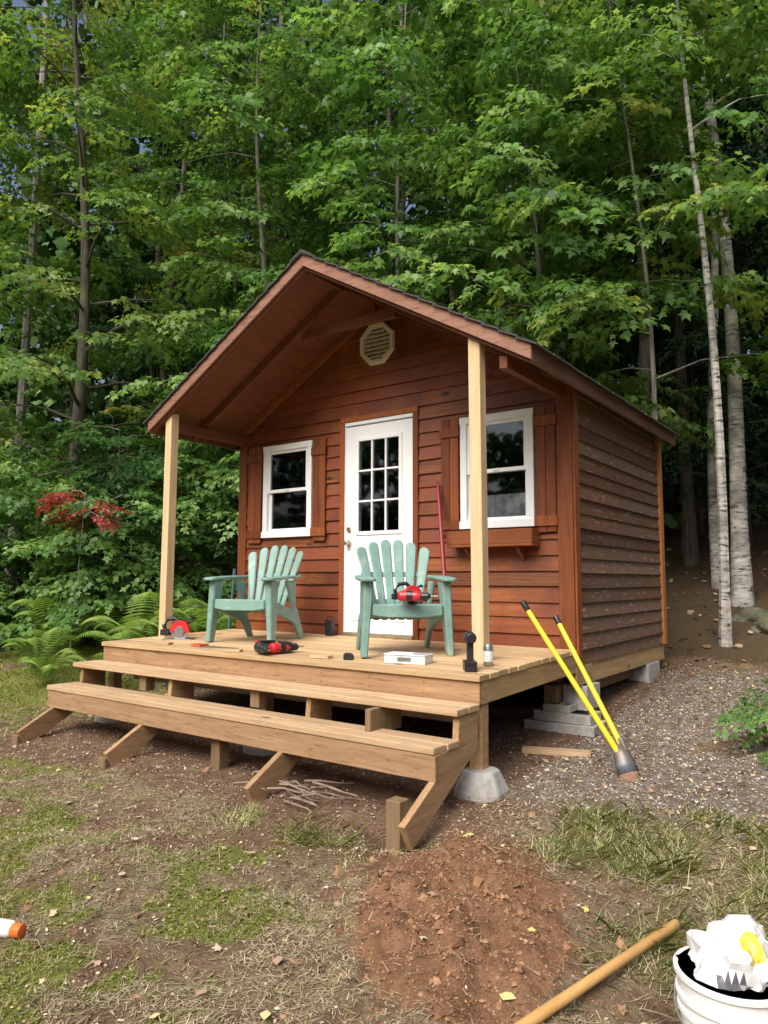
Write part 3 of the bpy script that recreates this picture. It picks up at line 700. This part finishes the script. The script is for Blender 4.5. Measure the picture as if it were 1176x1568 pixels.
def blades(P,L,w,yw,pt,bend):
    n=len(P);sh=np.repeat(BL[None],n,0).copy()
    sh[:,:,0]*=w[:,None];t=sh[:,:,1].copy();sh[:,:,1]=t*L[:,None]
    sh[:,:,2]-=(t**2)*bend[:,None]*L[:,None]
    Rm=rot_frames(yw,pt,np.zeros(n))
    return P[:,None,:]+np.einsum('nij,nkj->nki',Rm,sh)
def scat(n,x0,x1,y0,y1,prob):
    x=rng.uniform(x0,x1,n);y=rng.uniform(y0,y1,n);k=rng.random(n)<prob(x,y);x,y=x[k],y[k]
    return np.stack([x,y,gh(x,y)],-1)
def notdeck(x,y): return ~((x>-3.85)&(x<.05)&(y>-2.1)&(y<2.7))
gA=E('grass')
M_gg=leafmat('grass_green',[(0,(.12,.155,.03)),(.5,(.24,.275,.06)),(.8,(.38,.39,.13)),(1,(.52,.46,.24))],.3,simple=True)
M_gs=leafmat('grass_dry',[(0,(.22,.16,.095)),(.5,(.46,.38,.25)),(.85,(.66,.58,.42)),(1,(.31,.32,.13))],.2,simple=True)
P=scat(170000,-4,2.6,-5.2,-1.9,lambda x,y:masks(x,y)[0]*(1-masks(x,y)[1])*.8+.05*(1-masks(x,y)[1]))
n=len(P);soup('green_blades',blades(P,rng.uniform(.012,.036,n),rng.uniform(.002,.0045,n),rng.uniform(0,6.3,n),rng.uniform(.4,1.3,n),rng.uniform(.1,.4,n)),rng.random(n),M_gg,gA)
P=scat(34000,-12,-3.8,-4,2.5,lambda x,y:.25+.6*masks(x,y)[0])
n=len(P);soup('side_blades',blades(P,rng.uniform(.03,.09,n),rng.uniform(.004,.009,n),rng.uniform(0,6.3,n),rng.uniform(.4,1.3,n),rng.uniform(.1,.5,n)),rng.random(n),M_gg,gA)
P=scat(210000,-5,2.8,-5.0,-1.2,lambda x,y:(1-.93*masks(x,y)[1])*(1-.6*masks(x,y)[2])*notdeck(x,y)*(.20+.80*(vn(x,y,2.4,21)*.6+vn(x,y,8,22)*.4>.46)));P[:,2]+=.005
n=len(P);soup('dry_blades',blades(P,rng.uniform(.018,.065,n),rng.uniform(.002,.0045,n),rng.uniform(0,6.3,n),rng.normal(.14,.18,n),rng.uniform(-.1,.2,n)),rng.random(n),M_gs,gA)
c=[(U(.65,2.8),U(-2.9,-1.3)) for _ in range(260)]+[(U(-1.2,.4),U(-2.75,-2.35)) for _ in range(16)]+[(U(.3,.8),U(-1.9,-1.5)) for _ in range(10)]
c=[q for q in c if pile(*q)<.30 and float(vn(q[0],q[1],1.9,31))>.30]
PP=[];YY=[];LL=[]
for cx,cy in c:
    k=random.randint(25,60);th=U(0,6.3);sp=U(.03,.10);l_=U(.6,1.15)
    x=rng.normal(cx,sp,k);y=rng.normal(cy,sp,k);PP.append(np.stack([x,y,gh(x,y)+.004],-1));YY.append(rng.normal(th,1.2,k));LL.append(rng.uniform(.05,.14,k)*l_)
P=np.concatenate(PP);yw=np.concatenate(YY);n=len(P)
soup('long_blades',blades(P,np.concatenate(LL),rng.uniform(.0022,.0045,n),yw,rng.uniform(.3,1.1,n),rng.uniform(.05,.4,n)),rng.random(n),leafmat('grass_long',[(0,(.22,.27,.10)),(.4,(.40,.43,.20)),(.75,(.60,.59,.36)),(1,(.70,.63,.44))],.35,simple=True),gA)
P=scat(14000,-3,1.2,-5.2,-2.7,lambda x,y:(masks(x,y)[0]>.4)*.8);P[:,2]+=.010;n=len(P)
soup('weed_leaves',place(OVAL*[1.6,1,1],P,rng.uniform(.007,.018,n),rng.uniform(0,6.3,n),rng.uniform(0,.5,n),rng.normal(0,.2,n)),rng.random(n)*.8,M_gg,gA)
fl=E('fallen_leaves')
M_fl=leafmat('leaf_litter',[(0,(.11,.06,.035)),(.35,(.28,.165,.10)),(.6,(.48,.35,.24)),(.8,(.62,.53,.40)),(.93,(.70,.58,.18)),(1,(.58,.16,.05))],.1,simple=True)
P=scat(8500,-5,3.2,-5.1,3,lambda x,y:notdeck(x,y)*(.26+.7*masks(x,y)[2]+.3*(y>-1.2)-.15*(pile(x,y)>.4)));P[:,2]+=.012;n=len(P)
soup('litter',place(MAPLE*[1,1,1.8],P,rng.uniform(.015,.042,n),rng.uniform(0,6.3,n),rng.normal(.1,.3,n),rng.normal(0,.35,n)),rng.random(n)*.92,M_fl,fl)
P=scat(90000,-4.2,3,-4.8,3.2,lambda x,y:.36+.5*np.maximum(masks(x,y)[2],masks(x,y)[1]*(pile(x,y)<.2))-.32*(pile(x,y)>.3));P[:,2]+=.007;n=len(P)
soup('litter_fragments',place(OVAL,P,rng.uniform(.006,.022,n),rng.uniform(0,6.3,n),rng.normal(.1,.35,n),rng.normal(0,.4,n)),rng.random(n)*.85,M_fl,fl)
P=np.array([(x,y,ghf(x,y)+.022) for x,y in ((.36,-3.72),(1.0,-3.3),(.05,-3.95),(-.2,-3.3),(.2,-3.5),(-.6,-2.9),(1.35,-2.2),(.9,-3.8),(-1.5,-2.9),(.3,-2.2),(-.9,-3.4),(-1.2,-3.1),(.1,-3.75),(1.5,-1.6),(-2.1,-3.0))]);n=len(P)
soup('large_leaves',place(OVAL*[1.5,1,2],P,rng.uniform(.04,.06,n),rng.uniform(0,6.3,n),rng.normal(.15,.1,n),rng.normal(0,.15,n)),rng.uniform(.5,.93,n),M_fl,fl)
P=scat(24000,-30,14,3,26,lambda x,y:x*0+.5);P[:,2]+=.02;n=len(P)
soup('forest_litter',place(OVAL*[1.7,1,1],P,rng.uniform(.05,.12,n),rng.uniform(0,6.3,n),rng.normal(.1,.4,n),rng.normal(0,.4,n)),rng.random(n)*.7,M_fl,fl)
def stones(name,P,s,mat,parent=None,fl_=.6):
    n=len(P);base=np.array([(1,0,0),(0,1,0),(-1,0,0),(0,-1,0),(0,0,1),(0,0,-1)],float)
    tri=np.array([(0,1,4),(1,2,4),(2,3,4),(3,0,4),(1,0,5),(2,1,5),(3,2,5),(0,3,5)])
    sh=base[None]*(s[:,None,None]*rng.uniform(.55,1.1,(n,6,1)));sh=sh+rng.normal(0,.18,(n,6,3))*s[:,None,None]
    sh[:,:,2]*=fl_;Rm=rot_frames(rng.uniform(0,6.3,n),rng.normal(0,.3,n),rng.normal(0,.3,n))
    V=P[:,None]+np.einsum('nij,nkj->nki',Rm,sh)
    T=V[:,tri].reshape(-1,3,3);return soup(name,T,np.repeat(rng.random(n),8),mat,parent)
M_gr=leafmat('gravel_stone',[(0,(.12,.098,.08)),(.4,(.27,.24,.21)),(.8,(.46,.435,.40)),(1,(.66,.645,.61))],0,simple=True)
P=scat(26000,-.3,3.0,-2.1,3.6,lambda x,y:masks(x,y)[2]*.8+.02);stones('gravel',P,rng.uniform(.004,.013,len(P))*(1+.6*(rng.random(len(P))>.96)),M_gr)
M_cl=leafmat('soil_clod',[(0,(.13,.07,.038)),(.5,(.28,.155,.085)),(1,(.41,.24,.145))],0,simple=True)
P=scat(90000,-1.0,2.2,-4.5,-1.6,lambda x,y:np.clip(pile(x,y)*1.1-.03,0,1)**1.0);rr=rng.random(len(P));stones('dirt_pile',P,rng.uniform(.002,.008,len(P))*(1+1.5*(rr>.96)+2.0*(rr>.994)),M_cl,None,.8)
P=scat(14000,-4.2,1.5,-4.6,1,lambda x,y:masks(x,y)[1]*.7*(pile(x,y)<.4));stones('soil_clods',P,rng.uniform(.003,.011,len(P)),leafmat('soil_clod_dark',[(0,(.10,.065,.045)),(1,(.26,.18,.13))],0,simple=True),None,.7)
e=E('stick_pile');mb=MB()
for k in range(22):
    x,y=U(-1.4,-.75),U(-2.36,-2.05);a=U(-.5,.6);L=U(.12,.38);z=ghf(x,y)+.015+.004*k
    p=[Vector((x+math.cos(a)*L*t,y+math.sin(a)*L*t+.02*math.sin(t*7+k),z+.01*math.sin(t*5))) for t in (0,.35,.7,1)]
    mb.tube(p,[.009,.008,.006,.003],5)
for k in range(70):
    x,y=U(-3.5,2.3),U(-4.6,-1.2)
    if x<.1 and y>-2.1: continue
    a=U(0,6.3);L=U(.05,.2);z=ghf(x,y)+.014
    mb.tube([(x,y,z),(x+math.cos(a)*L*.5,y+math.sin(a)*L*.5+U(-.02,.02),z+.008),(x+math.cos(a)*L,y+math.sin(a)*L,z)],[.003,.003,.0015],5)
mb.build('sticks',[plain('stick_bark',(.22,.16,.12),.9,var=.3)],e)
e=E('wood_plank',(.10,-.60,ghf(.1,-.6)+.0),.35);mb=MB();mb.box(-.25,.22,-.05,.05,0,.035);mb.box(-.05,.05,-.12,.13,-.02,-.001);mb.build('plank',[M_step],e,.003)
for x,y,s in ((.9,4.5,.28),(1.25,4.0,.22),(.5,4.9,.22),(1.9,4.9,.3),(1.6,4.3,.2)):
    bm=bmesh.new();bmesh.ops.create_icosphere(bm,subdivisions=4,radius=s)
    for v in bm.verts:
        c_=v.co;k=.65+.55*float(vn(c_.x+c_.z+x,c_.y-c_.z*.6+y,4,7))+.12*float(vn(c_.x-c_.z,c_.y+c_.z+y,13,8));v.co=Vector((c_.x*k*1.2,c_.y*k,c_.z*k*.7))
    me=bpy.data.meshes.new('boulder');bm.to_mesh(me);bm.free();me.materials.append(M_rock)
    o=bpy.data.objects.new('boulder',me);o.location=(x,y,ghf(x,y)-s*.1);sc.collection.objects.link(o)
# ------------------------------------------------------------------ FOLIAGE
def template(seed,shape,ls=.13,dn=.085,flat=.3,pm=-.5):
    r=np.random.default_rng(seed);P=[];Yw=[]
    tw=[((0,0),0,1.0,.22)]
    x=.18;s=1
    while x<.92:
        tw.append(((x,0),s*r.uniform(.7,1.05),.62*(1.08-x)*r.uniform(.8,1.2),.05));s=-s;x+=r.uniform(.09,.14)
    for (ox,oy),a,L,t0 in tw:
        t=t0*1.0
        side=1
        while t<L:
            P.append((ox+math.cos(a)*t,oy+math.sin(a)*t));Yw.append(a+side*r.uniform(.5,1.2));side=-side;t+=dn*r.uniform(.6,1.3)
        P.append((ox+math.cos(a)*L,oy+math.sin(a)*L));Yw.append(a+r.normal(0,.2))
    P=np.array(P);n=len(P);Yw=np.array(Yw)-math.pi/2
    z=-.22*P[:,0]**2-.18*P[:,1]**2+r.normal(0,.03,n)
    return place(shape,np.concatenate([P,z[:,None]],1),ls*r.uniform(.6,1.2,n),Yw,r.normal(pm,flat,n),r.normal(0,flat,n))
TM=[template(i,MAPLE,.135) for i in range(7)]
TF=[template(20+i,QUAD*[1.3,1,1],.20,.14,.5) for i in range(6)]
TN=[template(40+i,NEED*[1.9,1,1],.17,.05,.5,-.3) for i in range(4)]
def sprays(places,T):
    out=[];rn=[]
    for (p,yw,pt,rl,s) in places:
        t=T[random.randrange(len(T))]
        Rm=np.array(Euler((rl,-pt,yw)).to_matrix())
        out.append(t@Rm.T*s+np.array(p));b=random.random()
        rn.append(np.clip(.65*b+.35*rng.random(len(t)),0,1))
    return np.concatenate(out),np.concatenate(rn)
def tree(name,x,y,H,r,bark,leaf,lean=(0,0),z0=2,nl=36,L=2.4,sp=7,T=TM,ss=(.6,1.0),up=.3,taper=.5,wob=.12,droop=.5):
    g=ghf(x,y);e=E(name,(x,y,g-.1));mb=MB()
    ph=U(0,6.3)
    tp=lambda h:Vector((lean[0]*h+wob*math.sin(h*.55+ph),lean[1]*h+wob*math.cos(h*.47+ph),h))
    n=14;pts=[tp(H*i/(n-1)) for i in range(n)];rd=[r*(1.0-.88*(i/(n-1))**.9)*(1.25 if i==0 else 1) for i in range(n)]
    mb.tube(pts,rd,12 if r>.07 else 7,0)
    pl=[]
    for i in range(nl):
        u=(i+U(0,1))/nl;h=z0+(H-z0)*u;az=i*2.4+U(-.5,.5);ln=L*(1-taper*u)*U(.6,1.2)
        s0=tp(h);d=Vector((math.cos(az),math.sin(az),0))
        P=lambda t:s0+d*ln*t+Vector((0,0,up*ln*t*(1.6-t)-droop*ln*.35*t*t))
        lp=[P(t)+Vector((U(-.03,.03),U(-.03,.03),U(-.03,.03)))*(t>0) for t in (0,.25,.5,.75,1)]
        r0=max(.008,r*.28*(1-u*.6));mb.tube(lp,[r0,r0*.7,r0*.45,r0*.3,.003],5,0,cap=False)
        for k in range(sp):
            t=.22+.78*(k+U(0,.6))/sp;t=min(t,1);sd=1 if k%2 else -1
            yw=az+(sd*U(.5,1.1) if k<sp-1 else U(-.2,.2))
            pl.append((P(t)+Vector((0,0,U(-.05,.08))),yw,U(-.5,.1),U(-.35,.35),U(*ss)*(1 if t<.8 else .85)))
    mb.build('trunk_and_limbs',[bark],e,smooth=True)
    V,rn=sprays(pl,T);soup('foliage',V,rn,leaf,e);return e
def barkmat(name,ca,cb,birch=False):
    m,nt,b,o=newmat(name);tc=N(nt,'ShaderNodeTexCoord');mp=N(nt,'ShaderNodeMapping')
    mp.inputs['Scale'].default_value=(5,5,22) if birch else (22,22,4)
    nt.links.new(tc.outputs['Object'],mp.inputs[0]);n=noise(nt,mp.outputs[0],1,5,.65)
    n2=noise(nt,tc.outputs['Object'],2.2,4)
    if birch:
        col=ramp(nt,n,[(.38,(.03,.028,.025)),(.46,ca),(.7,cb)]);col=mixc(nt,ramp(nt,n2,[(.45,0),(.60,.85)]),col,(.16,.155,.135))
    else: col=mixc(nt,ramp(nt,n2,[(.5,0),(.7,.7)]),ramp(nt,n,[(.35,ca),(.65,cb)]),(.13,.15,.10))
    nt.links.new(col,b.inputs[0]);b.inputs['Roughness'].default_value=.9;bump(nt,b,n,.7,.02);return m
B_birch=barkmat('birch_bark',(.40,.375,.34),(.62,.59,.55),True)
B_grey=barkmat('grey_bark',(.14,.12,.105),(.33,.30,.26));B_dark=barkmat('dark_bark',(.05,.04,.032),(.14,.115,.09))
L_a=leafmat('maple_leaf',[(0,(.045,.115,.030)),(.35,(.095,.20,.050)),(.7,(.19,.33,.095)),(1,(.36,.48,.17))],.42)
L_b=leafmat('maple_leaf_dark',[(0,(.025,.070,.024)),(.5,(.060,.135,.042)),(1,(.15,.26,.08))],.35,simple=True)
L_y=leafmat('maple_leaf_yellow',[(0,(.065,.15,.035)),(.55,(.16,.27,.065)),(.88,(.34,.40,.11)),(1,(.52,.32,.09))],.45)
L_r=leafmat('maple_leaf_red',[(0,(.12,.05,.03)),(.4,(.34,.05,.05)),(1,(.46,.10,.09))],.35)
L_n=leafmat('spruce_needle',[(0,(.018,.042,.022)),(1,(.052,.10,.048))],0,simple=True)
L_f=leafmat('far_leaf',[(0,(.045,.105,.038)),(.5,(.105,.185,.065)),(1,(.24,.34,.14))],0,simple=True)  # distance haze put into the far leaf colour
tree('birch_tree',.36,5.6,15,.128,B_birch,L_a,(-.034,.01),7.5,20,2.0,6,up=.4,wob=.08)
tree('birch_tree',.40,3.75,11,.066,B_birch,L_a,(-.022,.0),6.5,12,1.4,5,up=.4,wob=.08)
tree('birch_tree',-.1,6.6,15,.09,B_birch,L_a,(-.01,.0),7.5,14,1.8,6,up=.4)
tree('birch_tree',-1.4,6.9,15,.13,B_grey,L_b,(-.003,.0),6,24,2.3,6)
tree('birch_tree',-2.95,6.9,15,.10,B_birch,L_a,(-.02,.02),5,24,2.4,7)
tree('birch_tree',-5.6,7.6,15,.09,B_birch,L_a,(.02,.0),4,28,2.5,7)
tree('maple_tree',-2.2,4.6,10,.07,B_grey,L_a,(-.01,-.05),2.9,36,2.9,8,taper=.35,ss=(.75,1.2))
tree('maple_tree',-4.4,4.4,11,.08,B_grey,L_a,(.01,-.06),2.9,38,2.9,8,taper=.3,ss=(.75,1.2))
tree('maple_tree',-.5,4.4,9,.055,B_grey,L_y,(-.02,-.06),3.2,18,2.3,7,taper=.3,ss=(.75,1.2))
tree('maple_tree',2.9,4.4,9,.06,B_grey,L_a,(-.02,-.07),3.4,17,2.5,7,taper=.35,ss=(.75,1.2))
tree('maple_tree',-6.6,3.2,12,.09,B_grey,L_a,(.0,-.03),1.8,40,2.7,8,taper=.35,ss=(.7,1.1))
tree('maple_tree',-8.5,4.0,14,.07,B_grey,L_y,(.0,-.02),2.5,34,2.8,8)
tree('maple_tree',-8.7,.9,13,.13,B_dark,L_y,(-.01,-.02),2.0,38,2.8,8,taper=.35)
tree('maple_tree',-11.2,-.8,12,.12,B_dark,L_a,(.0,.0),1.5,36,2.9,8)
tree('maple_tree',-10.5,4,16,.12,B_dark,L_b,(.01,.0),2,34,3.1,7)
tree('maple_tree',-7,7.5,17,.12,B_dark,L_b,(.0,.0),2,34,3.1,7,ss=(.8,1.3))
tree('maple_tree',-3.6,9.2,18,.12,B_dark,L_b,(.0,.0),2,36,3.2,7,ss=(.8,1.3))
tree('maple_tree',-.4,9.5,18,.12,B_dark,L_b,(.0,.0),2,34,3.2,7,ss=(.8,1.3))
tree('maple_tree',3.2,8.5,17,.12,B_dark,L_b,(.0,.0),3,34,3.2,7,ss=(.8,1.3))
tree('maple_tree',5.2,5.5,14,.12,B_dark,L_a,(.0,.0),2,30,3.,7)
for x,y,H,lf in ((-7.4,.9,3.2,L_b),(-6.2,2.4,3.4,L_a),(-8.8,-1.1,3.0,L_a),(-5.3,3.4,3.2,L_b),(-10,.3,3.2,L_a),(-9.6,2.4,3.6,L_b),(-7.9,2.9,4.2,L_b),(-4.6,5.2,3.5,L_b),(-6.9,.4,2.2,L_a),(-8.0,-.2,2.6,L_a)):
    tree('shrub',x,y,H,.022,B_grey,lf,(U(-.05,.05),U(-.05,.02)),.25,26,1.15,6,ss=(.45,.8),taper=.3)
tree('red_maple_sapling',-6.25,-.55,2.25,.014,B_grey,L_r,(0,0),1.85,5,.5,3,ss=(.34,.46))
for x,y,H in ((1.75,1.5,.7),(1.85,.7,.7),(2.05,2.4,1.3),(2.2,3.4,2.4),(2.4,1.4,1.5),(1.75,.2,.5),(2.1,-.1,.7),(1.7,3.2,.5)):
    tree('leafy_shrub',x,y,H,.012,B_grey,L_a,(0,0),.08,12,.42,4,ss=(.26,.44),taper=.2)
for x,y,H in ((-1.0,8.2,14),(.9,7.9,13),(-2.3,11,17),(1.9,10.5,17),(-12.5,6.5,17)):
    tree('spruce_tree',x,y,H,.13,B_dark,L_n,(0,0),1.6,50,2.0,6,T=TN,ss=(.7,1.1),up=-.05,taper=.85,wob=.03,droop=.6)
pl=[]
for i in range(3500):
    d=rng.uniform(16,30);l=rng.uniform(-.85,.85)*d;x=2.1-.585*d+.81*l;y=-5.5+.807*d+.585*l
    z=ghf(x,y)+rng.uniform(.2,21)*(1 if rng.random()>.45 else .45)
    pl.append(((x,y,z),U(0,6.3),U(-.5,.3),U(-.4,.4),U(1.2,2.2)))
V,rn=sprays(pl,TF);e=E('distant_trees');soup('foliage_mass',V,rn,L_f,e)
mb=MB()
for i in range(70):
    d=U(13,28);l=U(-.8,.8)*d;x=2.1-.585*d+.81*l;y=-5.5+.807*d+.585*l
    if y<4 and x>-8: continue
    g=ghf(x,y);r=U(.05,.13);mb.tube([(x,y,g-.1),(x+U(-.3,.3),y,g+8),(x+U(-.8,.8),y,g+20)],[r,r*.7,r*.3],7,i%2)
mb.build('distant_trunks',[B_grey,B_dark],e,smooth=True)
pl=[]
for i in range(1700):
    a=rng.uniform(-2.9,.4);rr=rng.uniform(22,27);x=rr*math.cos(a);y=-5+rr*math.sin(a)
    if y>2 : continue
    pl.append(((x,y,ghf(x,y)+rng.uniform(.2,9)),U(0,6.3),U(-.5,.3),U(-.4,.4),U(1.8,2.9)))
V,rn=sprays(pl,TF);e=E('distant_trees');soup('foliage_mass',V,rn,L_f,e)  # unseen trees behind the camera, added to give the window reflections
M_fern=leafmat('fern_leaf',[(0,(.15,.26,.055)),(.6,(.27,.40,.10)),(1,(.42,.50,.17))],.35)
PIN=np.array([(-.5,0,0),(.5,0,0),(.38,.5,0),(0,1,-.06),(-.38,.5,0)],float)
def fern(x,y,s,nf=11):
    g=ghf(x,y);e=E('fern',(x,y,g));out=[];rn=[]
    for f in range(nf):
        az=6.283*f/nf+U(-.35,.35);L=s*U(.7,1.15);lift=U(1.2,1.9);n=30
        b=random.random()
        for i in range(4,n):
            t=i/n;hor=L*t*.62;z=L*(lift*t-.95*t*t*lift*.75)
            slope=math.atan2(lift-1.43*lift*t,.62)
            w=L*.26*math.sin(math.pi*min(1,(t*.95+.06)))**.8*(1-t*.35)
            for sd in (-1,1):
                P=np.array([[math.cos(az)*hor,math.sin(az)*hor,z+.02]])
                yw=np.array([az-math.pi/2+sd*1.25])
                sh=PIN*[L*.022,w,w]
                out.append(place(sh,P,np.ones(1),yw,np.array([-.25+.3*slope*.5]),np.array([sd*slope*.7]))[0]);rn.append(.6*b+.4*random.random())
    soup('fronds',np.array(out),np.array(rn),M_fern,e)
for x,y,s in ((-5.3,-.35,1.05),(-5.9,.1,1.15),(-4.9,.35,1.15),(-6.5,-.5,1.05),(-5.5,.8,1.25),(-6.3,.7,1.1),(-4.7,1.1,1.2),(-7.1,-.1,1.05),(-5.0,-.9,.7),(-6.0,-1.0,.75),(-7.3,-1.1,.85),(-4.5,1.9,1.1),(-4.5,-.3,.8),(-8.0,-.9,.9),(-4.35,.5,1.05),(-5.5,-1.3,.55),(-5.1,.0,1.1),(-4.4,.1,.9)):
    fern(x+U(-.1,.1),y+U(-.1,.1),s)
# ------------------------------------------------------------------ LIGHT
w=bpy.data.worlds.new('World');sc.world=w;w.use_nodes=True;nt=w.node_tree
bg=nt.nodes['Background'];sk=nt.nodes.new('ShaderNodeTexSky');sk.sky_type='NISHITA';sk.sun_disc=False
sdir=Vector((.10,-1.0,1.08)).normalized()
sk.sun_elevation=math.asin(sdir.z);sk.sun_rotation=math.atan2(sdir.x,sdir.y);sk.dust_density=6
nt.links.new(sk.outputs[0],bg.inputs[0]);bg.inputs[1].default_value=.15
sl=bpy.data.lights.new('sun','SUN');sl.energy=4.0;sl.angle=math.radians(40);sl.color=(1,.97,.93)
so=bpy.data.objects.new('sun',sl);sc.collection.objects.link(so);so.rotation_euler=(-sdir).to_track_quat('-Z','Y').to_euler()
sc.view_settings.view_transform='Standard';sc.view_settings.look='None';sc.view_settings.exposure=0
